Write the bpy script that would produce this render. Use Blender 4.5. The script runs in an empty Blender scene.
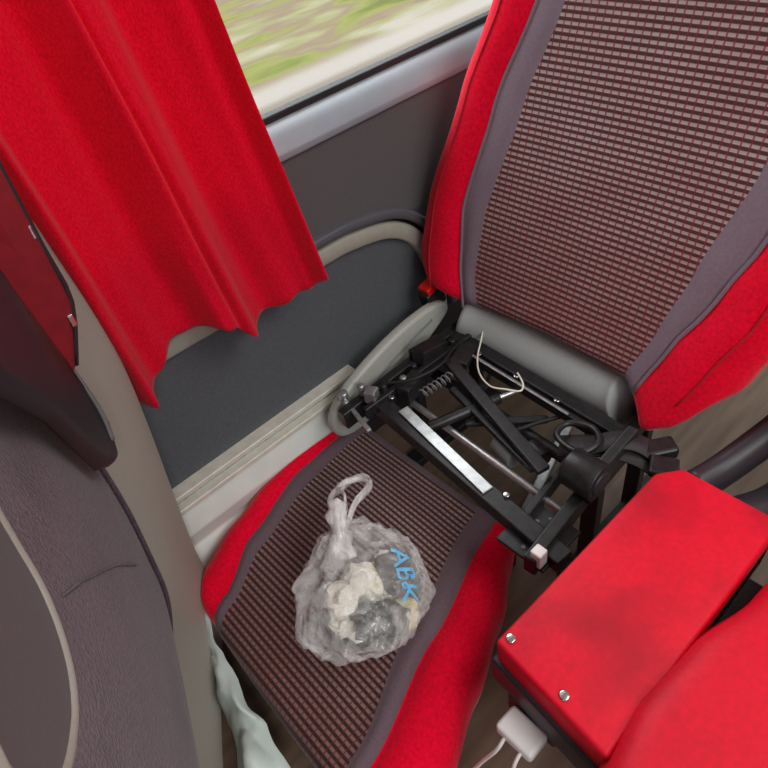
import bpy, bmesh, math, random
from mathutils import Vector, Matrix, noise, Euler
from mathutils.bvhtree import BVHTree
random.seed(4)
S=bpy.context.scene
try: S.view_settings.view_transform='Standard'
except Exception: pass
FZ=.08
# ---------------------------------------------------------------- materials
def lin(c): return tuple(((v/255)/12.92 if v<=10 else (((v/255)+.055)/1.055)**2.4) for v in c)
def newmat(name):
    m=bpy.data.materials.new(name); m.use_nodes=True; nt=m.node_tree
    return m,nt,nt.nodes['Principled BSDF']
def N(nt,t,**k):
    n=nt.nodes.new(t)
    for a,b in k.items(): setattr(n,a,b)
    return n
def plain(name,rgb,rough=.6,metal=0,nscale=60,var=.15,bump=.1,sheen=0,spec=.5,coord='Object',big=0,bigcol=(150,10,26),bdist=.002):
    m,nt,p=newmat(name); c=lin(rgb)
    tc=N(nt,'ShaderNodeTexCoord'); no=N(nt,'ShaderNodeTexNoise'); no.inputs['Scale'].default_value=nscale; no.inputs['Detail'].default_value=5
    nt.links.new(tc.outputs[coord],no.inputs['Vector'])
    r=N(nt,'ShaderNodeValToRGB'); r.color_ramp.elements[0].position=.3; r.color_ramp.elements[1].position=.7
    r.color_ramp.elements[0].color=(*[v*(1-var) for v in c],1); r.color_ramp.elements[1].color=(*[min(1,v*(1+var)) for v in c],1)
    nt.links.new(no.outputs['Fac'],r.inputs['Fac']); col=r.outputs[0]
    if big:
        n2=N(nt,'ShaderNodeTexNoise'); n2.inputs['Scale'].default_value=9; n2.inputs['Detail'].default_value=8; nt.links.new(tc.outputs[coord],n2.inputs['Vector'])
        mr=N(nt,'ShaderNodeMapRange'); nt.links.new(n2.outputs['Fac'],mr.inputs[0]); mr.inputs[1].default_value=.45; mr.inputs[2].default_value=.72; mr.inputs[4].default_value=big
        mx=N(nt,'ShaderNodeMix',data_type='RGBA'); nt.links.new(mr.outputs[0],mx.inputs['Factor']); nt.links.new(col,mx.inputs['A']); mx.inputs['B'].default_value=(*lin(bigcol),1); col=mx.outputs['Result']
    nt.links.new(col,p.inputs['Base Color'])
    p.inputs['Roughness'].default_value=rough; p.inputs['Metallic'].default_value=metal
    p.inputs['Specular IOR Level'].default_value=spec
    if sheen: p.inputs['Sheen Weight'].default_value=sheen; p.inputs['Sheen Roughness'].default_value=.4
    if bump:
        b=N(nt,'ShaderNodeBump'); b.inputs['Strength'].default_value=bump; b.inputs['Distance'].default_value=bdist
        nt.links.new(no.outputs['Fac'],b.inputs['Height']); nt.links.new(b.outputs[0],p.inputs['Normal'])
    return m
def mathn(nt,op,a,b=None):
    n=N(nt,'ShaderNodeMath',operation=op)
    for i,v in enumerate((a,b)):
        if v is None: continue
        if isinstance(v,(int,float)): n.inputs[i].default_value=v
        else: nt.links.new(v,n.inputs[i])
    return n.outputs[0]
def weave(name,dark,light,red,pu=.0128,pv=.0098,ugap=.5):
    m,nt,p=newmat(name)
    uv=N(nt,'ShaderNodeUVMap'); sx=N(nt,'ShaderNodeSeparateXYZ'); nt.links.new(uv.outputs[0],sx.inputs[0])
    fu=mathn(nt,'FRACT',mathn(nt,'MULTIPLY',sx.outputs[0],1/pu)); fv=mathn(nt,'FRACT',mathn(nt,'MULTIPLY',sx.outputs[1],1/pv))
    rv=mathn(nt,'SINE',mathn(nt,'MULTIPLY',fv,math.pi)); ru=mathn(nt,'SINE',mathn(nt,'MULTIPLY',fu,math.pi))
    def smooth(v,a,b,lo=0,hi=1):
        mr=N(nt,'ShaderNodeMapRange',interpolation_type='SMOOTHSTEP'); nt.links.new(v,mr.inputs[0])
        mr.inputs[1].default_value=a; mr.inputs[2].default_value=b; mr.inputs[3].default_value=lo; mr.inputs[4].default_value=hi; return mr.outputs[0]
    mv=smooth(rv,.5,.9); mu=smooth(ru,.15,.45,1-ugap,1); dash=mathn(nt,'MULTIPLY',mv,mu)
    no=N(nt,'ShaderNodeTexNoise'); no.inputs['Scale'].default_value=9; no.inputs['Detail'].default_value=3
    nt.links.new(uv.outputs[0],no.inputs['Vector'])
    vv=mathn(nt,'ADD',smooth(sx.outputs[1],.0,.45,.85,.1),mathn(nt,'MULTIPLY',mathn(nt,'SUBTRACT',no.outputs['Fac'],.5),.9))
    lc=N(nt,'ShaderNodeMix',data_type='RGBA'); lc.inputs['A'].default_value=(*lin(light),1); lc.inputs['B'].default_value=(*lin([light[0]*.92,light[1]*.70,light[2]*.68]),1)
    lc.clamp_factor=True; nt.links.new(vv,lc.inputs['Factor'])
    m1=N(nt,'ShaderNodeMix',data_type='RGBA'); m1.inputs['A'].default_value=(*lin(red),1); m1.inputs['B'].default_value=(*lin(dark),1)
    nt.links.new(mu,m1.inputs['Factor'])
    m2=N(nt,'ShaderNodeMix',data_type='RGBA'); nt.links.new(m1.outputs['Result'],m2.inputs['A']); nt.links.new(lc.outputs['Result'],m2.inputs['B']); nt.links.new(dash,m2.inputs['Factor'])
    nt.links.new(m2.outputs['Result'],p.inputs['Base Color'])
    p.inputs['Roughness'].default_value=.9; p.inputs['Sheen Weight'].default_value=.1; p.inputs['Specular IOR Level'].default_value=.15
    b=N(nt,'ShaderNodeBump'); b.inputs['Strength'].default_value=.6; b.inputs['Distance'].default_value=.002
    nt.links.new(dash,b.inputs['Height']); nt.links.new(b.outputs[0],p.inputs['Normal'])
    return m
M={}
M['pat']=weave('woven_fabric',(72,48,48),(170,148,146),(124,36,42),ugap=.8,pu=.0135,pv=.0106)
M['pat2']=weave('woven_fabric_dark',(54,40,39),(144,122,118),(96,38,40),pu=.0115,pv=.0108,ugap=.7)  # same weave in darker colours, for the loose cushion
M['red']=plain('red_velour',(224,6,44),.9,nscale=160,var=.16,bump=.35,sheen=.15,spec=.08)
M['redv']=plain('red_leatherette',(216,10,42),.55,nscale=120,var=.08,bump=.15,spec=.3,big=.7,bigcol=(150,14,30))
M['grey']=plain('grey_velour',(124,108,118),.95,nscale=220,var=.08,bump=.2,sheen=.12,spec=.1)
M['grey2']=plain('grey_velour_dark',(104,87,94),.95,nscale=220,var=.10,bump=.2,sheen=.1,spec=.1)
M['plush']=plain('plush_velour',(92,74,84),.95,nscale=240,var=.35,bump=.6,sheen=.3,spec=.1,big=.5,bigcol=(66,50,60),bdist=.003)
M['shell']=plain('grey_shell_plastic',(160,154,144),.5,nscale=300,var=.04,bump=.05)
M['shield']=plain('light_plastic',(168,170,162),.45,nscale=150,var=.05,bump=.05)
M['dplast']=plain('dark_plastic',(44,38,44),.45,nscale=150,var=.1,bump=.05)
M['gplast']=plain('midgrey_plastic',(112,114,114),.5,nscale=150,var=.06,bump=.06)
M['lshell']=plain('lower_shell_plastic',(166,170,168),.55,nscale=150,var=.04,bump=.06)
M['lip']=plain('moulding_lip',(84,88,94),.4,nscale=150,var=.04,bump=.04)
M['recess']=plain('recess_plastic',(98,92,94),.5,nscale=300,var=.06,bump=.1)
M['black']=plain('black_painted_steel',(38,37,38),.4,metal=.25,nscale=80,var=.4,bump=.08)
M['steel']=plain('zinc_steel',(185,187,187),.35,metal=.8,nscale=60,var=.2,bump=.05)
M['alu']=plain('aluminium_trim',(212,210,198),.45,metal=.1,nscale=40,var=.1,bump=.05)
M['sill']=plain('painted_sill',(140,149,156),.45,nscale=20,var=.04,bump=.02)
M['wallg']=plain('wall_carpet',(92,91,92),.95,nscale=400,var=.15,bump=.4,spec=.1)
M['wallp']=plain('panel_carpet',(88,91,95),.95,nscale=500,var=.18,bump=.4,spec=.1)
M['beige']=plain('moulding_plastic',(158,158,146),.5,nscale=60,var=.04,bump=.03)
M['heater']=plain('heater_cover_paint',(206,208,202),.4,nscale=20,var=.06,bump=.04)
M['rubber']=plain('black_rubber',(22,22,24),.6)
M['web']=plain('belt_webbing',(46,41,43),.7,nscale=300,var=.3,bump=.3)
M['white']=plain('white_plastic',(235,232,230),.35,nscale=40,var=.02,bump=0)
M['cable']=plain('string',(225,220,205),.7,nscale=200,var=.1)
M['btn']=plain('red_button',(225,20,20),.35,nscale=20,var=.02,bump=0)
M['chrome']=plain('chrome',(210,210,210),.2,metal=1,bump=0)
M['dred']=plain('dark_red_cloth',(130,6,24),.8,nscale=60)
M['seam']=plain('red_seam',(170,8,30),.8,nscale=60)
M['sheet']=plain('frosted_plastic_sheet',(200,212,206),.35,nscale=15,var=.1,bump=.3)
M['paper']=plain('paper',(236,232,218),.8,nscale=25,var=.12,bump=.3)
M['blk']=plain('dark_scrap',(54,54,48),.5)
M['yel']=plain('yellow_scrap',(214,200,146),.6)
M['blue']=plain('blue_print',(110,180,222),.5,bump=0)
def curtain_mat():
    m=bpy.data.materials.new('curtain_cloth'); m.use_nodes=True; nt=m.node_tree; nt.nodes.clear()
    o=N(nt,'ShaderNodeOutputMaterial'); p=N(nt,'ShaderNodeBsdfPrincipled'); t=N(nt,'ShaderNodeBsdfTranslucent'); mx=N(nt,'ShaderNodeMixShader')
    tc=N(nt,'ShaderNodeTexCoord'); mp=N(nt,'ShaderNodeMapping'); mp.inputs['Scale'].default_value=(500,500,220)
    no=N(nt,'ShaderNodeTexNoise'); no.inputs['Scale'].default_value=1; nt.links.new(tc.outputs['Object'],mp.inputs[0]); nt.links.new(mp.outputs[0],no.inputs[0])
    r=N(nt,'ShaderNodeValToRGB'); r.color_ramp.elements[0].position=.3;r.color_ramp.elements[1].position=.7
    r.color_ramp.elements[0].color=(*lin((216,3,38)),1); r.color_ramp.elements[1].color=(*lin((248,16,58)),1)
    nt.links.new(no.outputs[0],r.inputs[0]); nt.links.new(r.outputs[0],p.inputs['Base Color']); nt.links.new(r.outputs[0],t.inputs['Color'])
    p.inputs['Roughness'].default_value=.85; p.inputs['Specular IOR Level'].default_value=.1; p.inputs['Sheen Weight'].default_value=.12
    b=N(nt,'ShaderNodeBump'); b.inputs['Strength'].default_value=.35; b.inputs['Distance'].default_value=.001; nt.links.new(no.outputs[0],b.inputs['Height']); nt.links.new(b.outputs[0],p.inputs['Normal'])
    mx.inputs[0].default_value=.25; nt.links.new(p.outputs[0],mx.inputs[1]); nt.links.new(t.outputs[0],mx.inputs[2]); nt.links.new(mx.outputs[0],o.inputs[0]); return m
M['curtain']=curtain_mat()
def thin(name,tint,fac,rough,diff):
    m=bpy.data.materials.new(name); m.use_nodes=True; nt=m.node_tree; nt.nodes.clear()
    o=N(nt,'ShaderNodeOutputMaterial'); tr=N(nt,'ShaderNodeBsdfTransparent'); tr.inputs[0].default_value=(*tint,1)
    p=N(nt,'ShaderNodeBsdfPrincipled'); p.inputs['Base Color'].default_value=(*diff,1); p.inputs['Roughness'].default_value=rough
    mx=N(nt,'ShaderNodeMixShader'); mx.inputs[0].default_value=fac
    nt.links.new(tr.outputs[0],mx.inputs[1]); nt.links.new(p.outputs[0],mx.inputs[2]); nt.links.new(mx.outputs[0],o.inputs[0]); return m,nt,mx,p
M['glass']=thin('window_glass',(.98,.99,.99),.03,.03,(.9,.9,.9))[0]
def film(name,lo,hi,edge):
    bm_,nt,mx,pp=thin(name,(1,1,1),.4,.14,(.95,.95,.93))
    fr=N(nt,'ShaderNodeLayerWeight'); fr.inputs[0].default_value=.35
    no=N(nt,'ShaderNodeTexNoise'); no.inputs['Scale'].default_value=13; no.inputs['Detail'].default_value=3; no.inputs['Distortion'].default_value=2.5
    tc=N(nt,'ShaderNodeTexCoord'); nt.links.new(tc.outputs['Object'],no.inputs[0])
    mr=N(nt,'ShaderNodeMapRange'); nt.links.new(no.outputs[0],mr.inputs[0]); mr.inputs[1].default_value=.40; mr.inputs[2].default_value=.68; mr.inputs[3].default_value=lo; mr.inputs[4].default_value=hi
    nt.links.new(mathn(nt,'ADD',mr.outputs[0],mathn(nt,'MULTIPLY',fr.outputs['Facing'],edge)),mx.inputs[0])
    b=N(nt,'ShaderNodeBump'); b.inputs['Strength'].default_value=.8; b.inputs['Distance'].default_value=.008; nt.links.new(no.outputs[0],b.inputs['Height']); nt.links.new(b.outputs[0],pp.inputs['Normal'])
    pp.inputs['Specular IOR Level'].default_value=1
    return bm_
M['film']=film('bag_film',.10,.40,.22)
M['film2']=film('bag_film_bunched',.35,.75,.2)
def floor_mat():
    m,nt,p=newmat('wood_look_vinyl'); tc=N(nt,'ShaderNodeTexCoord'); mp=N(nt,'ShaderNodeMapping'); mp.inputs['Scale'].default_value=(3,28,1)
    no=N(nt,'ShaderNodeTexNoise'); no.inputs['Scale'].default_value=1.5; no.inputs['Detail'].default_value=6; nt.links.new(tc.outputs['Object'],mp.inputs[0]); nt.links.new(mp.outputs[0],no.inputs[0])
    r=N(nt,'ShaderNodeValToRGB'); r.color_ramp.elements[0].position=.25;r.color_ramp.elements[1].position=.75
    r.color_ramp.elements[0].color=(*lin((98,78,64)),1); r.color_ramp.elements[1].color=(*lin((134,112,94)),1)
    nt.links.new(no.outputs[0],r.inputs[0]); nt.links.new(r.outputs[0],p.inputs['Base Color']); p.inputs['Roughness'].default_value=.5; return m
M['floor']=floor_mat()
def ground_mat():
    m,nt,p=newmat('blurred_verge'); tc=N(nt,'ShaderNodeTexCoord'); mp=N(nt,'ShaderNodeMapping'); mp.inputs['Scale'].default_value=(.34,1.0,1)
    no=N(nt,'ShaderNodeTexNoise'); no.inputs['Scale'].default_value=1.3; no.inputs['Detail'].default_value=5; nt.links.new(tc.outputs['Object'],mp.inputs[0]); nt.links.new(mp.outputs[0],no.inputs[0])
    r=N(nt,'ShaderNodeValToRGB'); e=r.color_ramp.elements; e[0].position=.34; e[0].color=(*lin((150,165,88)),1); e[1].position=.68; e[1].color=(*lin((240,232,214)),1)
    x=e.new(.44); x.color=(*lin((196,202,118)),1); x=e.new(.50); x.color=(*lin((196,172,148)),1); x=e.new(.57); x.color=(*lin((208,208,150)),1)
    nt.links.new(no.outputs[0],r.inputs[0])
    sx=N(nt,'ShaderNodeSeparateXYZ'); nt.links.new(tc.outputs['Object'],sx.inputs[0])
    mr=N(nt,'ShaderNodeMapRange',interpolation_type='SMOOTHSTEP'); nt.links.new(sx.outputs[1],mr.inputs[0]); mr.inputs[1].default_value=7.0; mr.inputs[2].default_value=6.6
    mr2=N(nt,'ShaderNodeMapRange',interpolation_type='SMOOTHSTEP'); nt.links.new(sx.outputs[1],mr2.inputs[0]); mr2.inputs[1].default_value=6.4; mr2.inputs[2].default_value=6.2
    mix=N(nt,'ShaderNodeMix',data_type='RGBA'); nt.links.new(mr.outputs[0],mix.inputs['Factor']); nt.links.new(r.outputs[0],mix.inputs['A']); mix.inputs['B'].default_value=(*lin((246,238,226)),1)
    mix2=N(nt,'ShaderNodeMix',data_type='RGBA'); nt.links.new(mr2.outputs[0],mix2.inputs['Factor']); nt.links.new(mix.outputs['Result'],mix2.inputs['A']); mix2.inputs['B'].default_value=(*lin((200,188,170)),1)
    nt.links.new(mix2.outputs['Result'],p.inputs['Base Color']); p.inputs['Roughness'].default_value=.9; p.inputs['Specular IOR Level'].default_value=.1; return m
M['ground']=ground_mat()
# ---------------------------------------------------------------- mesh helpers
def mk(name,verts,faces,mats,fm=None,smooth=True,parent=None,uvs=None):
    me=bpy.data.meshes.new(name); me.from_pydata([tuple(v) for v in verts],[],faces)
    if not isinstance(mats,(list,tuple)): mats=[mats]
    for m in mats: me.materials.append(M[m])
    if fm: me.polygons.foreach_set('material_index',fm)
    if uvs:
        l=me.uv_layers.new(name='UVMap')
        for lp in me.loops: l.data[lp.index].uv=uvs[lp.vertex_index]
    b=bmesh.new(); b.from_mesh(me); bmesh.ops.recalc_face_normals(b,faces=b.faces); b.to_mesh(me); b.free()
    for p in me.polygons: p.use_smooth=smooth
    o=bpy.data.objects.new(name,me); bpy.context.collection.objects.link(o)
    if parent: o.parent=parent
    return o
def empty(name):
    o=bpy.data.objects.new(name,None); bpy.context.collection.objects.link(o); o.empty_display_size=.1; return o
def bevel(o,w,seg=3,ang=40):
    m=o.modifiers.new('b','BEVEL'); m.width=w; m.segments=seg; m.limit_method='ANGLE'; m.angle_limit=math.radians(ang); return o
def box(name,a,b,mat,bv=.004,parent=None,rot=None):
    c=Vector([(a[i]+b[i])/2 for i in range(3)]); h=[abs(b[i]-a[i])/2 for i in range(3)]
    vs=[Vector((sx*h[0],sy*h[1],sz*h[2])) for sx in(-1,1) for sy in(-1,1) for sz in(-1,1)]
    if rot: 
        R=Euler([math.radians(r) for r in rot]).to_matrix(); vs=[R@v for v in vs]
    vs=[v+c for v in vs]
    f=[(0,1,3,2),(4,6,7,5),(0,4,5,1),(2,3,7,6),(0,2,6,4),(1,5,7,3)]
    o=mk(name,vs,f,mat,parent=parent,smooth=False)
    if bv: bevel(o,bv)
    return o
def beam(name,p,q,w,h,mat,parent=None,bv=.003,up=(0,0,1)):
    p=Vector(p);q=Vector(q);d=(q-p).normalized();u=Vector(up);s=d.cross(u).normalized();u=s.cross(d).normalized()
    vs=[]
    for e in(p,q):
        for a,b in((-1,-1),(1,-1),(1,1),(-1,1)): vs.append(e+s*a*w/2+u*b*h/2)
    f=[(0,3,2,1),(4,5,6,7)]+[(i,(i+1)%4,4+(i+1)%4,4+i) for i in range(4)]
    o=mk(name,vs,f,mat,parent=parent,smooth=False)
    if bv: bevel(o,bv)
    return o
def catmull(pts,n=6,closed=False):
    P=[Vector(p) for p in pts]; out=[]; L=len(P)
    rng=range(L) if closed else range(L-1)
    for i in rng:
        a=P[(i-1)%L] if closed or i>0 else P[0]; b=P[i]; c=P[(i+1)%L]; d=P[(i+2)%L] if closed or i+2<L else P[-1]
        for k in range(n):
            t=k/n; out.append(.5*((2*b)+(c-a)*t+(2*a-5*b+4*c-d)*t*t+(3*b-a-3*c+d)*t**3))
    if not closed: out.append(P[-1])
    return out
def tube(name,pts,r,mat,parent=None,n=10,sm=6,closed=False,flat=1.0,wob=0):
    P=catmull(pts,sm,closed) if sm else [Vector(p) for p in pts]
    vs=[];fs=[];L=len(P); prev=None
    for i,p in enumerate(P):
        if closed: d=(P[(i+1)%L]-P[i-1]).normalized()
        else: d=(P[min(i+1,L-1)]-P[max(i-1,0)]).normalized()
        if prev is None:
            s=d.cross(Vector((0,0,1))); 
            if s.length<.05: s=d.cross(Vector((1,0,0)))
            s.normalize()
        else: s=(prev-d*prev.dot(d)).normalized()
        prev=s; u=s.cross(d)
        for k in range(n):
            a=2*math.pi*k/n; rr=r*(1+wob*noise.noise(p*60+Vector((k*1.3,0,0))))
            vs.append(p+s*math.cos(a)*rr*flat+u*math.sin(a)*rr)
    for i in range(L if closed else L-1):
        for k in range(n):
            j=(i+1)%L; fs.append((i*n+k,i*n+(k+1)%n,j*n+(k+1)%n,j*n+k))
    if not closed: fs.append(tuple(range(n))[::-1]); fs.append(tuple((L-1)*n+k for k in range(n)))
    return mk(name,vs,fs,mat,parent=parent)
def cyl(name,p,q,r,mat,parent=None,n=28,bv=.002):
    o=tube(name,[p,q],r,mat,parent,n=n,sm=0); 
    if bv: bevel(o,bv,2,50)
    return o
def prism(name,outline,ext,mat,parent=None,bv=.004,seg=3,smooth=True):
    n=len(outline); e=Vector(ext); A=[Vector(p) for p in outline]
    vs=A+[p+e for p in A]; fs=[tuple(range(n)),tuple(range(2*n-1,n-1,-1))]+[(i,(i+1)%n,n+(i+1)%n,n+i) for i in range(n)]
    o=mk(name,vs,fs,mat,parent=parent,smooth=smooth)
    if bv: bevel(o,bv,seg,35)
    return o
def interp(tab,t):
    if t<=tab[0][0]: return tab[0][1]
    for (a,x),(b,y) in zip(tab,tab[1:]):
        if t<=b:
            f=(t-a)/(b-a); f2=f*f*(3-2*f)*.5+f*.5; return x+(y-x)*f2
    return tab[-1][1]
def padded(name,T,tabs,tb,frame,mats,thick,bol,parent=None,rows=60,border=0,curl=.02,belly=.0,wr=.002):
    secs=[(0,1,12,0),(1,2,4,1),(2,3,26,2),(3,4,4,1),(4,5,12,0)]
    cols=[]
    for (a,b,n,m) in secs:
        for k in range(n): cols.append((a,b,k/n,m))
    cols.append((4,5,1.0,0))
    def h(a,b,f,v):
        if a==0: g=f; return -.012+bol*(math.sin(math.pi*min(1,g*.93))**.6 if g>0 else 0)
        if a==4: g=1-f; return -.012+bol*(math.sin(math.pi*min(1,g*.93))**.6 if g>0 else 0)
        if a in(1,3): return .004+.006*math.sin(math.pi*f)
        return .004+belly*math.sin(math.pi*f)*math.sin(math.pi*min(1,v*1.1))
    vs=[];uv=[];R=[]
    C=len(cols)
    vlist=[('c',-.07),('c',-.035),('c',-.012)]+[('v',i/rows) for i in range(rows+1)]+[('d',-.012),('d',-.035),('d',-.07)]
    sc=thick/.08
    for kind,val in vlist:
        row=[]
        for ci,(a,b,f,m) in enumerate(cols):
            v=val if kind=='v' else (0 if kind=='c' else 1)
            s=ci/(C-1)
            t0=tb(s); t=t0+(T-t0)*v
            y=interp(tabs[a],t)*(1-f)+interp(tabs[b],t)*f
            hh=h(a,b,f,v)
            ed=min(v*(T-t0),(1-v)*(T-t0)); rr=curl
            if ed<rr: hh-= (1-math.sqrt(max(0,1-(1-ed/rr)**2)))*rr
            tt=t
            if kind!='v': hh+=val*sc; tt+= .006 if kind=='c' else -.004
            hh+=wr*noise.noise(Vector((y*14,t*14,3)))
            row.append(len(vs)); vs.append(frame(y,tt,hh)); uv.append((y,t))
        la=frame(interp(tabs[0],tt)-.008,tt,-thick); lb=frame(interp(tabs[0],tt)+.002,tt,-thick*.5)
        ra=frame(interp(tabs[5],tt)+.008,tt,-thick); rb=frame(interp(tabs[5],tt)-.002,tt,-thick*.5)
        i0=len(vs); vs+= [la,lb,rb,ra]; uv+=[(0,0)]*4
        R.append([i0,i0+1]+row+[i0+2,i0+3])
    fs=[];fm=[]
    Wd=len(R[0])
    for i in range(len(R)-1):
        for j in range(Wd-1):
            fs.append((R[i][j],R[i][j+1],R[i+1][j+1],R[i+1][j]))
            c=j-2
            mi=0 if (c<0 or c>=C-1) else cols[c][3]
            if mi==2 and border and (i-3)/rows>1-border: mi=1
            if (i<3 or i>=len(R)-4) and mi==2: mi=1
            fm.append(mi)
        fs.append((R[i][0],R[i+1][0],R[i+1][-1],R[i][-1])); fm.append(3)
    fs.append(tuple(R[0])[::-1]); fm.append(3); fs.append(tuple(R[-1])); fm.append(3)
    return mk(name,vs,fs,mats,fm=fm,parent=parent,uvs=uv)
# ---------------------------------------------------------------- room shell
box('floor',(-1.2,-1.0,FZ-.05),(2.4,.99,FZ),'floor',0)
w=empty('wall_left')
box('upper_panel',(-1.2,.95,.60),(2.4,1.0,.838),'wallg',.002,w)
box('carpet_panel',(-1.2,.955,.30),(2.4,1.0,.62),'wallp',.002,w)
box('lower_panel',(-1.2,.95,FZ),(2.4,1.0,.30),'dplast',.002,w)
box('pillar_head',(-1.2,.97,1.75),(2.4,1.03,2.1),'wallg',.002,w)
ml=[(-1.1,.95,.645),(-.2,.95,.64),(.35,.95,.63),(.60,.95,.628),(.68,.95,.622),(.77,.95,.60),(.835,.95,.555),(.875,.95,.49),(.90,.95,.40),(.905,.95,.31)]
def band(name,pts,off0,off1,y0,mat,par):
    P=catmull(pts,6); vs=[];fs=[]
    for i,p in enumerate(P):
        d=(P[min(i+1,len(P)-1)]-P[max(i-1,0)]).normalized(); n=Vector((-d.z,0,d.x))
        prof=[(off0,.955),(off0+.002,y0+.003),(off0+.006,y0),(off1-.006,y0),(off1-.002,y0+.003),(off1,.955)]
        for o_,y in prof: q=p+n*o_; vs.append((q.x,y,q.z))
    k=6
    for i in range(len(P)-1):
        for j in range(k-1): fs.append((i*k+j,i*k+j+1,(i+1)*k+j+1,(i+1)*k+j))
    return mk(name,vs,fs,mat,parent=par)
band('arch_moulding',ml,-.028,.010,.940,'beige',w)
band('arch_groove',ml,.008,.018,.948,'rubber',w)
band('arch_lip',ml,.016,.040,.934,'lip',w)
t=empty('trim_1')
box('rail_top',(-1.1,.925,.318),(.60,.957,.33),'alu',.002,t)
box('rail_bottom',(-1.1,.918,.290),(.60,.957,.302),'alu',.002,t)
box('rail_web',(-1.1,.938,.30),(.60,.957,.32),'steel',.001,t)
for i in range(5): cyl('screw_%d'%i,(.15+.1*i,.9385,.31),(.15+.1*i,.936,.31),.004,'chrome',t,n=12,bv=0)
prism('heater_cover',[(-.3,.93,.288),(-.3,.955,.288),(-.3,.955,.15),(-.3,.885,.155),(-.3,.895,.185),(-.3,.915,.20),(-.3,.905,.24)],(.88,0,0),'heater',t,.004)
w1=empty('window_1')
prism('sill',[(-1.2,.940,.832),(-1.2,.938,.844),(-1.2,.955,.866),(-1.2,.975,.876),(-1.2,1.0,.880),(-1.2,1.03,.880),(-1.2,1.03,.826),(-1.2,.955,.826)],(3.6,0,0),'sill',w1,.003)
box('gasket',(-1.2,.990,.876),(2.4,1.012,.890),'rubber',.003,w1)
box('pane',(-1.2,1.003,.885),(2.4,1.006,1.78),'glass',0,w1)
box('grass_verge',(-40,1.5,-1.25),(80,60,-1.2),'ground',0)
# ---------------------------------------------------------------- curtain
def curtain():
    nu,nv=400,80; vs=[];fs=[]
    for j in range(nv+1):
        v=j/nv
        for i in range(nu+1):
            u=i/nu; x0=-.45+u*.985
            hem=interp([(-.45,.655),(.10,.655),(.14,.61),(.215,.635),(.26,.668),(.335,.658),(.365,.628),(.40,.608),(.47,.620),(.535,.645)],x0)
            hem+=.004*math.sin(x0*110)
            z=hem+(1.95-hem)*(v**1.15)
            fl=(z-.64); x=x0-max(0,x0+.12)*(.26*fl-.06*fl*fl)
            amp=.026*(1-.12*v)
            ph=2*math.pi*(x0+.02)/.165+.6*math.sin(x0*8)+.3*math.sin(z*5)
            s_=math.sin(ph); s_=math.copysign(abs(s_)**.85,s_)
            y=.878-amp*s_-.011*math.sin(x0*84+1.5*v+math.sin(z*4))*(1-.3*v)-.003*math.sin(x0*170+v*3)
            y+=.012*noise.noise(Vector((x0*8,z*3.2,0)))
            vs.append((x+.015*math.cos(ph),min(y,.922),z))
    for j in range(nv):
        for i in range(nu):
            a=j*(nu+1)+i; fs.append((a,a+1,a+nu+2,a+nu+1))
    o=mk('window_curtain',vs,fs,'curtain')
    s=o.modifiers.new('s','SOLIDIFY'); s.thickness=.0012
    return o
cur=curtain()
tube('rail',[(-.6,.93,1.95),(.7,.93,1.95)],.012,'alu',cur,sm=0)
# ---------------------------------------------------------------- backrest
a18=math.radians(18)
def bframe(off=0):
    def f(y,t,h): return Vector((.8+t*math.sin(a18)-h*math.cos(a18), y+off, .45+t*math.cos(a18)+h*math.sin(a18)))
    return f
T=.80
tabsB=[
 [(-.06,.86),(0,.905),(.09,.925),(.2,.92),(.4,.875),(.57,.83),(.8,.78)],
 [(-.06,.77),(0,.775),(.09,.80),(.2,.815),(.4,.78),(.57,.73),(.8,.68)],
 [(-.06,.735),(0,.74),(.09,.762),(.2,.762),(.4,.722),(.57,.68),(.8,.63)],
 [(-.06,.41),(0,.41),(.12,.375),(.23,.35),(.4,.31),(.57,.28),(.8,.26)],
 [(-.06,.38),(0,.38),(.09,.35),(.2,.305),(.31,.27),(.57,.21),(.8,.19)],
 [(-.06,.29),(0,.26),(.09,.225),(.2,.19),(.4,.15),(.57,.12),(.8,.12)]]
def tbB(s):
    return interp([(0,.05),(.06,.01),(.2,0),(.5,.012),(.75,0),(.80,-.03),(.88,-.068),(.95,-.045),(1.0,.05)],s)
def backrest(par,off=0):
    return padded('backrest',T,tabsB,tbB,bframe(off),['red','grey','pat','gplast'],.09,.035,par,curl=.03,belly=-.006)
seat=empty('bus_seat')
backrest(seat)
f=bframe()
for k,tab in enumerate((tabsB[1],tabsB[4])):
    tube('piping_%d'%k,[f(interp(tab,t),t,.006) for t in [0.0+.04*i for i in range(20)]],.0032,'grey',seat,n=8,sm=2)
for k,(ta,tbb) in enumerate(((tabsB[0],tabsB[1]),(tabsB[4],tabsB[5]))):
    fr_=.40 if k==0 else .62
    tube('bolster_seam_%d'%k,[f(interp(ta,t)*(1-fr_)+interp(tbb,t)*fr_,t,.0225) for t in [.02+.04*i for i in range(19)]],.0016,'seam',seat,n=6,sm=2)
tube('lower_shell',[(.84,.80,.40),(.85,.74,.388),(.853,.6,.378),(.85,.45,.38),(.84,.40,.39)],.060,'lshell',seat,n=20,sm=5)
so=[(.465,.315),(.50,.362),(.57,.395),(.66,.42),(.75,.43),(.81,.422),(.825,.39),(.75,.345),(.65,.295),(.55,.25),(.48,.262)]
sp=catmull([(x,.875,z) for x,z in so],4,True)
prism('side_shield',sp,(0,-.026,0),'shield',seat,.010,5)
sp2=catmull([(.50,.8482,.30),(.55,.8482,.33),(.62,.8482,.36),(.70,.8482,.385),(.77,.8482,.40)],5)
tube('shield_crease',sp2,.003,'gplast',seat,n=6,sm=0)
F='black'
beam('front_crossbeam',(.545,.80,.36),(.495,.30,.355),.035,.03,F,seat)
beam('crossbeam_plate',(.552,.72,.378),(.512,.47,.374),.022,.004,'steel',seat,.001)
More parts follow.
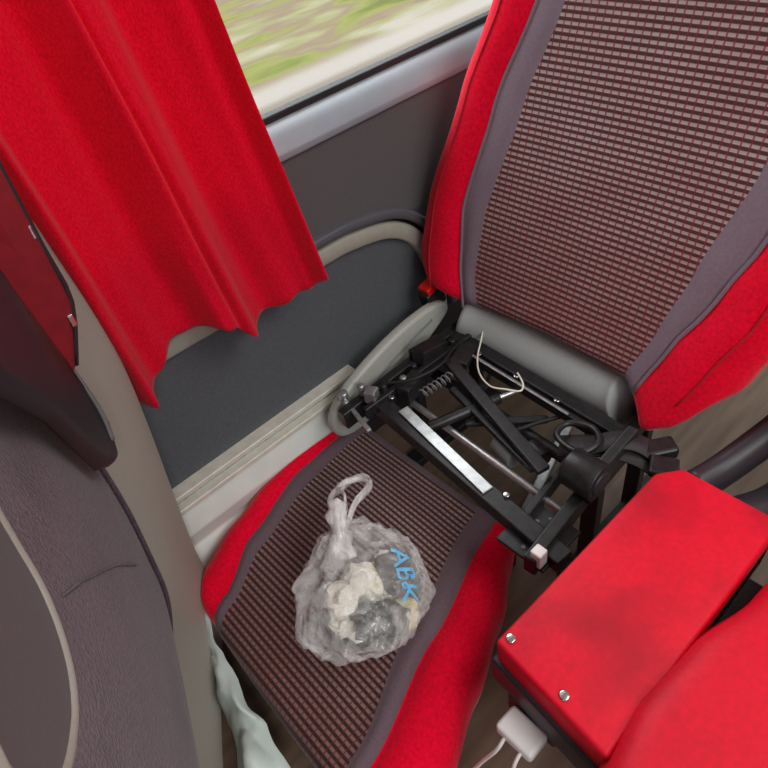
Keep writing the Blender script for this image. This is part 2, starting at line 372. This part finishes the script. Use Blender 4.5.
beam('rear_crossbeam',(.78,.80,.37),(.755,.33,.37),.03,.035,F,seat)
beam('rear_angle',(.745,.76,.385),(.725,.40,.385),.012,.02,F,seat)
beam('rear_edge_glint',(.741,.74,.397),(.724,.46,.397),.006,.003,'steel',seat,.001)
beam('rail_outer',(.47,.815,.35),(.86,.80,.37),.022,.045,F,seat)
beam('rail_outer_2',(.50,.775,.37),(.80,.755,.38),.012,.03,F,seat)
beam('rail_inner',(.45,.335,.36),(.88,.375,.36),.022,.04,F,seat)
beam('rail_inner_2',(.49,.395,.35),(.76,.42,.36),.014,.03,F,seat)
beam('diagonal_lever',(.70,.735,.395),(.60,.42,.385),.026,.012,F,seat)
beam('diagonal_lever_2',(.66,.69,.37),(.60,.44,.37),.016,.012,F,seat)
beam('hook_bar',(.50,.845,.37),(.475,.735,.37),.009,.006,'steel',seat,.001)
cyl('hook_pivot',(.50,.84,.372),(.50,.84,.39),.010,'steel',seat,n=16)
beam('cross_link',(.62,.62,.35),(.72,.50,.36),.016,.01,F,seat)
cyl('gas_spring',(.56,.66,.36),(.70,.60,.37),.011,F,seat)
cyl('gas_spring_rod',(.68,.61,.369),(.76,.575,.372),.005,'steel',seat)
cyl('motor',(.635,.545,.34),(.625,.495,.34),.026,'gplast',seat)
cyl('motor_2',(.665,.50,.33),(.655,.46,.33),.020,F,seat)
cyl('pivot_rod',(.60,.80,.345),(.575,.34,.345),.007,'steel',seat)
cyl('torsion_tube',(.70,.78,.33),(.68,.36,.33),.012,F,seat)
coil=[Vector((.60+.10*k/60,.715-.012*k/60+.010*math.cos(k*.9),.385+.010*math.sin(k*.9))) for k in range(61)]
tube('return_spring',coil,.0018,'gplast',seat,n=6,sm=0)
tube('harness',[(.80,.70,.36),(.73,.66,.35),(.68,.66,.37),(.64,.60,.36),(.65,.54,.36),(.70,.50,.37),(.77,.46,.37)],.004,'rubber',seat,n=8)
tube('bowden_cable',[(.56,.79,.40),(.60,.74,.41),(.66,.72,.415),(.72,.74,.405),(.78,.76,.39)],.003,'rubber',seat,n=8)
for i,(x,y) in enumerate(((.56,.78),(.60,.765),(.64,.775),(.70,.78),(.745,.765),(.53,.815),(.67,.81))):
    cyl('bolt_%d'%i,(x,y,.375),(x,y,.403),.008,'steel' if i%2 else F,seat,n=6)
for i,(x,y,z) in enumerate(((.755,.70,.389),(.75,.60,.389),(.745,.50,.389),(.525,.44,.373),(.56,.76,.376),(.66,.385,.382),(.72,.385,.382))):
    cyl('screw_head_%d'%i,(x,y,z),(x,y,z+.005),.006,'chrome',seat,n=12,bv=.001)
box('bracket_a',(.575,.735,.36),(.635,.765,.40),F,.003,seat,rot=(0,0,12))
box('bracket_b',(.66,.765,.38),(.73,.80,.415),F,.003,seat,rot=(0,10,0))
box('bracket_c',(.52,.775,.375),(.545,.80,.405),'steel',.003,seat,rot=(0,0,25))
box('latch_plate',(.70,.70,.385),(.76,.74,.40),F,.003,seat,rot=(0,0,20))
cyl('tilt_adjuster',(.62,.385,.41),(.62,.325,.41),.034,F,seat)
cyl('tilt_adjuster_cap',(.62,.322,.41),(.62,.335,.41),.022,'dplast',seat)
box('hinge_plate',(.60,.33,.37),(.74,.35,.43),F,.004,seat,rot=(0,-8,0))
box('perforated_plate',(.46,.315,.345),(.56,.41,.352),F,.002,seat)
for i in range(5):
    cyl('plate_hole_%d'%i,(.475+.018*i,.365+.014*(i%2),.350),(.475+.018*i,.365+.014*(i%2),.3535),.004,'gplast',seat,n=12,bv=0)
box('foam_stop',(.455,.318,.36),(.475,.338,.395),'white',.003,seat)
for n_,(x,y) in enumerate(((.66,.80),(.64,.345),(.84,.79),(.84,.37))):
    beam('leg_%d'%n_,(x,y,.36),(x,y,FZ),.03,.022,F,seat,up=(1,0,0))
beam('foot_rail_a',(.60,.80,FZ+.012),(.92,.80,FZ+.012),.04,.024,F,seat)
beam('foot_rail_b',(.60,.36,FZ+.012),(.92,.36,FZ+.012),.04,.024,F,seat)
beam('floor_track',(.58,.49,FZ+.007),(.95,.60,FZ+.007),.022,.012,'steel',seat)
tube('release_cord',[(.825,.743,.42),(.78,.715,.405),(.734,.685,.405),(.70,.65,.405),(.685,.61,.407),(.692,.58,.412),(.706,.555,.412),(.72,.56,.418),(.735,.585,.42)],.0018,'cable',seat,n=8)
box('buckle_body',(.785,.865,.40),(.835,.90,.452),'black',.005,seat,rot=(0,-15,0))
box('buckle_button',(.785,.866,.445),(.83,.897,.466),'btn',.003,seat,rot=(0,-15,0))
def strap(name,pts,wd,mat,par,th=.003,up=(0,0,1)):
    P=catmull(pts,8); vs=[];fs=[]
    for i,p in enumerate(P):
        d=(P[min(i+1,len(P)-1)]-P[max(i-1,0)]).normalized(); s=d.cross(Vector(up)).normalized()
        vs+=[p-s*wd/2,p+s*wd/2]
    for i in range(len(P)-1): fs.append((2*i,2*i+1,2*i+3,2*i+2))
    o=mk(name,vs,fs,mat,parent=par); m=o.modifiers.new('s','SOLIDIFY'); m.thickness=th; return o
strap('belt',[(.655,.43,.395),(.68,.385,.408),(.70,.345,.412),(.715,.30,.405),(.72,.25,.385)],.048,'web',seat)
strap('belt_fold',[(.665,.40,.40),(.70,.35,.430),(.725,.315,.420),(.74,.28,.39)],.040,'web',seat)
tube('belt_ring',[(.645,.385,.42),(.655,.435,.415),(.69,.44,.415),(.705,.40,.42),(.68,.37,.425)],.006,'black',seat,n=8,closed=True)
box('belt_tongue',(.69,.245,.405),(.73,.29,.420),'black',.004,seat,rot=(0,0,25))
box('belt_buckle',(.715,.28,.39),(.775,.315,.415),'black',.006,seat,rot=(0,0,-35))
# ---------------------------------------------------------------- loose cushion
tabsC=[
 [(.03,.81),(.1,.845),(.2,.885),(.3,.915),(.42,.925),(.50,.92),(.57,.895)],
 [(.03,.73),(.1,.755),(.2,.82),(.37,.88),(.50,.895),(.57,.885)],
 [(.03,.705),(.1,.73),(.2,.785),(.37,.84),(.50,.86),(.57,.86)],
 [(.03,.365),(.1,.38),(.27,.45),(.52,.53),(.57,.54)],
 [(.03,.335),(.1,.35),(.30,.415),(.52,.485),(.57,.50)],
 [(.03,.225),(.17,.265),(.3,.32),(.43,.375),(.52,.43),(.57,.455)]]
def tbC(s): return interp([(0,.09),(.1,.055),(.5,.04),(.9,.03),(1,.05)],s)
def cf(y,t,h): return Vector((t,y,.215+h+.01*math.sin(t*6)))
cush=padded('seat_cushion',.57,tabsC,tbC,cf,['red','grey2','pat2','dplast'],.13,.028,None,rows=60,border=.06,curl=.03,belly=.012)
# ---------------------------------------------------------------- plastic bag
bag=empty('plastic_bag')
bc=Vector((.258,.526,.302))
kd=Vector((.18,.52,.80)).normalized()
def rid(p): return 1-abs(noise.noise(p))*2
me=bpy.data.meshes.new('film'); b=bmesh.new(); bmesh.ops.create_icosphere(b,subdivisions=6,radius=1)
for v in b.verts:
    n=v.co.normalized()
    wv=n+.3*Vector((noise.noise(n*1.6),noise.noise(n*1.6+Vector((5,0,0))),noise.noise(n*1.6+Vector((0,5,0)))))
    d=1+.14*noise.noise(n*1.7)+.10*(rid(wv*1.9+Vector((1,2,3)))**2-.5)+.035*(rid(wv*4.2)**2-.5)
    c=max(0,n.dot(kd)); d+=.40*c**10
    ang=math.atan2(n.cross(kd).x,n.cross(kd).y); d+=.06*math.sin(ang*8+n.x*3)*c**2
    q=Vector((n.x*.120,n.y*.104,n.z*.078))*d
    q.z=max(q.z,-.055+.002*noise.noise(n*9)); v.co=q+bc
b.to_mesh(me); b.free(); me.materials.append(M['film'])
for p in me.polygons: p.use_smooth=True
bo=bpy.data.objects.new('film',me); bpy.context.collection.objects.link(bo); bo.parent=bag
knot=bc+Vector((.024,.070,.082))
tip=Vector((.408,.70,.318))
def loop(name,sd,tp,dz,r):
    pts=[knot+Vector((0,0,-.02)),knot.lerp(tp,.4)+Vector((-.012,.010,0))*sd+Vector((-.006,.016,dz)),knot.lerp(tp,.8)+Vector((-.02,.018,dz*.5)),tp,knot.lerp(tp,.82)+Vector((.018,-.020,dz*.4)),knot.lerp(tp,.4)+Vector((.010,-.012,dz)),knot+Vector((.002,0,-.02))]
    tube(name,pts,r,'film2',bag,n=8,flat=.5,wob=.7)
loop('handle_1',1,tip,.012,.0085); loop('handle_2',-1,tip+Vector((-.012,-.008,.016)),.018,.0055)
tube('neck',[knot+Vector((-.014,-.030,-.030)),knot+Vector((0,-.006,.0)),knot+Vector((.014,.018,.012)),knot+Vector((.032,.036,.010))],.015,'film2',bag,n=12,wob=.8)
def scrap(name,c,s,mat,seed):
    b=bmesh.new(); bmesh.ops.create_icosphere(b,subdivisions=3,radius=1)
    for v in b.verts:
        n=v.co.normalized(); d=1+.55*noise.noise(n*1.8+Vector((seed,seed*2,0)))+.3*abs(noise.noise(n*4+Vector((seed,0,0))))
        v.co=Vector((n.x*s[0],n.y*s[1],n.z*s[2]))*d*.9+Vector(c)
    me=bpy.data.meshes.new(name); b.to_mesh(me); b.free(); me.materials.append(M[mat]); o=bpy.data.objects.new(name,me); bpy.context.collection.objects.link(o); o.parent=bag
for i in range(15):
    a=i*2.4; r=.012+.055*((i*.37)%1)
    scrap('crumpled_%d'%i,bc+Vector((math.cos(a)*r*1.2,math.sin(a)*r*1.1,-.014+.024*math.sin(i*3))),(.030,.032,.022),['paper','paper','blk','yel','paper','blk','paper','blk','paper','paper','yel','paper','blk','blk','paper'][i],i*1.7)
tx=bpy.data.curves.new('print','FONT'); tx.body='ABK'; tx.size=.046; tx.align_x='CENTER'; tx.offset=.0004
to=bpy.data.objects.new('print_tmp',tx); bpy.context.collection.objects.link(to); bpy.context.view_layer.update()
dg=bpy.context.evaluated_depsgraph_get(); tm=bpy.data.meshes.new_from_object(to.evaluated_get(dg)); bpy.data.objects.remove(to)
b=bmesh.new(); b.from_mesh(tm); bmesh.ops.triangulate(b,faces=b.faces); bmesh.ops.subdivide_edges(b,edges=b.edges,cuts=3)
bb=bmesh.new(); bb.from_mesh(bo.data); tree=BVHTree.FromBMesh(bb)
dirn=Vector((.35,-.25,.9)).normalized(); right=Vector((-.40,-.92,0)); right=(right-dirn*right.dot(dirn)).normalized(); upv=dirn.cross(right)
for v in b.verts:
    p=bc+right*(v.co.x+.022)+upv*(v.co.y+.026)+dirn*.2
    hit=tree.ray_cast(p,-dirn)
    v.co=hit[0]+dirn*.0012 if hit[0] else p-dirn*.13
b.to_mesh(tm); b.free(); tm.materials.clear(); tm.materials.append(M['blue']); po=bpy.data.objects.new('print',tm); bpy.context.collection.objects.link(po); po.parent=bag
# ---------------------------------------------------------------- aisle seat
s2=empty('bus_seat')
side=[(.272,.088),(.292,.268),(.665,.262),(.70,.235),(.70,.088)]
prism('cushion_side_panel',[(x,y,.36) for x,y in side],(0,0,.088),'redv',s2,.006,4)
prism('cushion_edge_trim',[(x-.007,y+.004 if y>.2 else y,.345) for x,y in side],(0,0,.055),'dplast',s2,.004)
def grid_pad(name,x0,x1,y0,y1,zt,zb,mat,par,edge):
    nx,ny=40,40; vs=[];fs=[]
    for i in range(nx+1):
        for j in range(ny+1):
            u=i/nx;v=j/ny
            ed=min(v*(y1-y0),(1-v)*(y1-y0)); ex=min(u,1-u)*(x1-x0); r=.04
            z=zt-.02*(1-math.sin(math.pi*v))
            for e in(ed,ex):
                if e<r: z-=(1-math.sqrt(max(0,1-(1-e/r)**2)))*r
            yb=interp(edge,x0+(x1-x0)*u); yy=y0+(yb-y0)*v
            vs.append((x0+(x1-x0)*u,yy,z))
    n=ny+1
    for i in range(nx):
        for j in range(ny): fs.append((i*n+j,i*n+j+1,(i+1)*n+j+1,(i+1)*n+j))
    bd=[j for j in range(ny)]+[i*n+ny for i in range(nx)]+[nx*n+ny-j for j in range(ny)]+[(nx-i)*n for i in range(nx)]
    k=len(vs)
    for q in bd: p=vs[q]; vs.append((p[0],p[1],zb))
    L=len(bd)
    for i in range(L): fs.append((bd[i],bd[(i+1)%L],k+(i+1)%L,k+i))
    fs.append(tuple(k+i for i in range(L)))
    return mk(name,vs,fs,mat,parent=par)
grid_pad('cushion',.22,.72,-.42,.09,.485,.36,'redv',s2,[(.22,.085),(.35,.105),(.46,.095),(.57,.065),(.72,.05)])
for i,(x,y) in enumerate(((.308,.255),(.296,.163))):
    cyl('rivet_%d'%i,(x,y,.446),(x,y,.451),.0065,'chrome',s2,n=16,bv=.001)
backrest(s2,-.80)
box('base_frame',(.36,-.36,.30),(.66,.20,.345),'black',.004,s2)
for i,(x,y) in enumerate(((.40,.15),(.62,.15),(.40,-.3),(.62,-.3))):
    beam('leg_%d'%i,(x,y,.31),(x,y,FZ),.04,.03,'black',s2,up=(1,0,0))
tube('hinge_cover',[(.72,.22,.39),(.78,.20,.40),(.86,.17,.44),(.93,.14,.50)],.035,'dplast',s2,n=16,flat=.7)
tube('hinge_tube',[(.70,.17,.37),(.80,.12,.36),(.95,.10,.36)],.03,'dplast',s2,n=16)
ch=empty('phone_charger')
prism('body',[(.278,.227,.318),(.278,.167,.318),(.278,.167,.344),(.278,.227,.344)],(-.040,0,0),'white',ch,.006)
tube('cable',[(.245,.212,.33),(.225,.212,.31),(.21,.232,.24),(.19,.25,.16),(.17,.24,.10),(.12,.23,.088)],.0028,'white',ch,n=8)
tube('cable_2',[(.245,.184,.33),(.222,.182,.31),(.20,.175,.22),(.16,.17,.12),(.10,.15,.088)],.0028,'white',ch,n=8)
box('plug_socket',(.280,.160,.30),(.37,.240,.345),'dplast',.004,s2)
# ---------------------------------------------------------------- front seat (seen from behind)
fs_=empty('bus_seat')
B=[(.03,.74,1.12),(.02,.78,1.0),(.015,.80,.86),(.035,.80,.76),(.043,.80,.65),(.04,.79,.53),(.028,.77,.43),(.011,.74,.346),(-.03,.70,.28),(-.059,.66,.243),(-.116,.57,.20),(-.19,.44,.17),(-.23,.30,.16)]
O=[(.09,.82,1.10),(.13,.85,1.0),(.15,.86,.91),(.157,.86,.82),(.155,.86,.70),(.143,.86,.57),(.125,.86,.42),(.108,.86,.27),(.098,.84,.17),(.065,.77,.13),(-.03,.63,.12),(-.10,.50,.12),(-.15,.34,.12)]
A=[(-.12,.14,1.14),(-.13,.13,1.05),(-.14,.12,.98),(-.15,.12,.90),(-.16,.12,.80),(-.17,.12,.70),(-.18,.12,.6),(-.19,.12,.5),(-.20,.12,.42),(-.21,.12,.35),(-.22,.12,.28),(-.23,.12,.22),(-.24,.12,.16)]
def loft(name,P,Q,n,mat,par,bulge,bdir):
    P=catmull(P,5);Q=catmull(Q,5); vs=[];fs=[]
    for i in range(len(P)):
        for j in range(n+1):
            f=j/n; vs.append(P[i].lerp(Q[i],f)+Vector(bdir)*bulge*math.sin(math.pi*f)**.8)
    for i in range(len(P)-1):
        for j in range(n): a=i*(n+1)+j; fs.append((a,a+1,a+n+2,a+n+1))
    return mk(name,vs,fs,mat,parent=par)
pl=loft('rear_plush',B,A,24,'plush',fs_,.02,(.6,0,.3)); 
loft('rear_shell',B,O,10,'shell',fs_,.012,(.7,-.5,.2))
O2=[(x-.14,y+.004,z) for x,y,z in O]
loft('shell_side',O,O2,6,'shell',fs_,.0,(0,1,0))
A2=[(x-.03,y-.06,z) for x,y,z in A]
loft('aisle_side',A,A2,6,'plush',fs_,.01,(0,-1,0))
loft('front_cover',O2,A2,16,'red',fs_,.04,(-1,0,0))
tube('plush_beading',[Vector(p)+Vector((.004,-.004,.004)) for p in B],.004,'plush',fs_,n=8,sm=5)
beam('leg_a',(-.05,.72,.16),(-.05,.72,FZ),.05,.03,'black',fs_,up=(1,0,0)); beam('leg_b',(-.2,.2,.2),(-.2,.2,FZ),.05,.03,'black',fs_,up=(1,0,0))
tp=[(.085,.70,1.10),(.076,.74,.975),(.080,.743,.85),(.087,.74,.72),(.071,.728,.668),(.05,.70,.70),(.035,.62,.86),(.01,.5,1.0),(.01,.48,1.10)]
prism('tray_table',[Vector(p) for p in tp],(-.022,-.006,0),'dplast',fs_,.008,4)
tube('tray_edge',[(.076,.735,1.02),(.074,.738,.95),(.076,.741,.85),(.080,.738,.75),(.073,.730,.70)],.004,'gplast',fs_,n=8)
prism('seat_pocket',[(.115,.69,1.09),(.112,.70,.92),(.080,.70,.845),(.072,.69,.99),(.06,.66,1.09)],(-.008,-.012,0),'dred',fs_,.003)
tube('pocket_edge',[(.114,.688,1.12),(.112,.695,.99),(.110,.697,.92),(.080,.697,.848)],.003,'dplast',fs_,n=8,sm=3)
for i,(x,y,z) in enumerate(((.108,.69,1.01),(.100,.69,.905))):
    box('clip_%d'%i,(x-.004,y-.004,z-.008),(x+.003,y+.004,z+.008),'chrome',.002,fs_)
b=bmesh.new(); b.from_mesh(pl.data); ptree=BVHTree.FromBMesh(b)
def wrap(p,off):
    l,n,_,_=ptree.find_nearest(Vector(p))
    if n.x<0: n=-n
    return l+n*off
cc=Vector((-.08,.335,.94))
ov=[(-.04,.43,1.01),(-.025,.44,.97),(-.025,.42,.925),(-.045,.39,.885),(-.075,.345,.862),(-.105,.30,.87),(-.12,.25,.91),(-.11,.24,.97),(-.08,.30,1.03),(-.06,.37,1.04)]
ovc=catmull(ov,5,True)
tube('oval_trim',[wrap(p,.005) for p in ovc],.0045,'shell',fs_,n=10,sm=0,closed=True)
vs=[wrap(cc,.002)];fc=[];R_=8;L=len(ovc)
for r in range(1,R_+1):
    for p in ovc: vs.append(wrap(cc.lerp(p,r/R_),.002+.005*(r/R_)**2))
for i in range(L): fc.append((0,1+i,1+(i+1)%L))
for r in range(R_-1):
    for i in range(L): fc.append((1+r*L+i,1+r*L+(i+1)%L,1+(r+1)*L+(i+1)%L,1+(r+1)*L+i))
mk('oval_panel',vs,fc,'recess',parent=fs_)
tube('lint_seam',[wrap(p,.0012) for p in catmull([(-.035,.42,.84),(-.03,.46,.80),(-.018,.52,.73),(-.01,.58,.66),(0,.66,.55)],8)],.0012,'gplast',fs_,n=6,sm=0,wob=1.5)
# ---------------------------------------------------------------- plastic sheet on the floor
def sheet():
    A_=catmull([(.060,.84,.20),(.064,.79,.20),(.040,.71,.19),(.028,.62,.18),(.022,.53,.16),(.010,.45,.14)],8)
    B_=catmull([(.07,.80,.092),(.03,.75,.09),(-.01,.68,.09),(-.03,.60,.09),(-.06,.53,.09),(-.10,.45,.09)],8)
    vs=[];fs=[];n=14
    for i in range(len(A_)):
        for j in range(n+1):
            f=j/n; p=A_[i].lerp(B_[i],f); k=noise.noise(p*18); k2=noise.noise(p*40); s_=math.sin(math.pi*f)
            vs.append(p+Vector((-.016*abs(k),.008*k2,.035*k*s_+.010*k2*s_+.035*s_)))
    for i in range(len(A_)-1):
        for j in range(n): a=i*(n+1)+j; fs.append((a,a+1,a+n+2,a+n+1))
    return mk('plastic_sheet',vs,fs,'sheet',smooth=True)
sheet()
# ---------------------------------------------------------------- lights
W=bpy.data.worlds.new('sky'); S.world=W; W.use_nodes=True
bg=W.node_tree.nodes['Background']; bg.inputs[0].default_value=(.95,.97,1,1); bg.inputs[1].default_value=.74
def area(name,loc,tgt,sx,sy,e,col=(1,1,1)):
    l=bpy.data.lights.new(name,'AREA'); l.shape='RECTANGLE'; l.size=sx;l.size_y=sy;l.energy=e;l.color=col
    o=bpy.data.objects.new(name,l); bpy.context.collection.objects.link(o); o.location=loc
    o.rotation_euler=(Vector(tgt)-Vector(loc)).to_track_quat('-Z','Y').to_euler(); return o
area('window_daylight',(1.0,2.2,2.0),(.6,.5,.5),2.6,1.4,70,(.95,.98,1))
area('overhead_fill',(.9,-.7,2.3),(.4,.6,.5),1.2,.8,19,(1,.98,.96))  # added soft fill from overhead, not a lamp fitted in the bus
sn=bpy.data.lights.new('sun','SUN'); sn.energy=1.1; sn.angle=.3; so_=bpy.data.objects.new('sun',sn); bpy.context.collection.objects.link(so_)
so_.rotation_euler=Vector((.25,.75,-.6)).to_track_quat('-Z','Y').to_euler()
box('ceiling',(-3,-1.6,2.55),(4,1.03,2.6),'beige',0)
wr=empty('wall_right'); box('lower_wall',(-3,-1.65,FZ),(4,-1.6,.85),'wallg',0,wr)
# ---------------------------------------------------------------- camera
cam=bpy.data.cameras.new('camera');o=bpy.data.objects.new('camera',cam);bpy.context.collection.objects.link(o)
cam.lens=36*660/768;cam.sensor_width=36; cam.clip_start=.01
o.matrix_world=Matrix(((.723,.543,-.4275,0),(-.678,.435,-.5935,0),(-.1365,.718,.6825,1.3),(0,0,0,1)))
S.camera=o
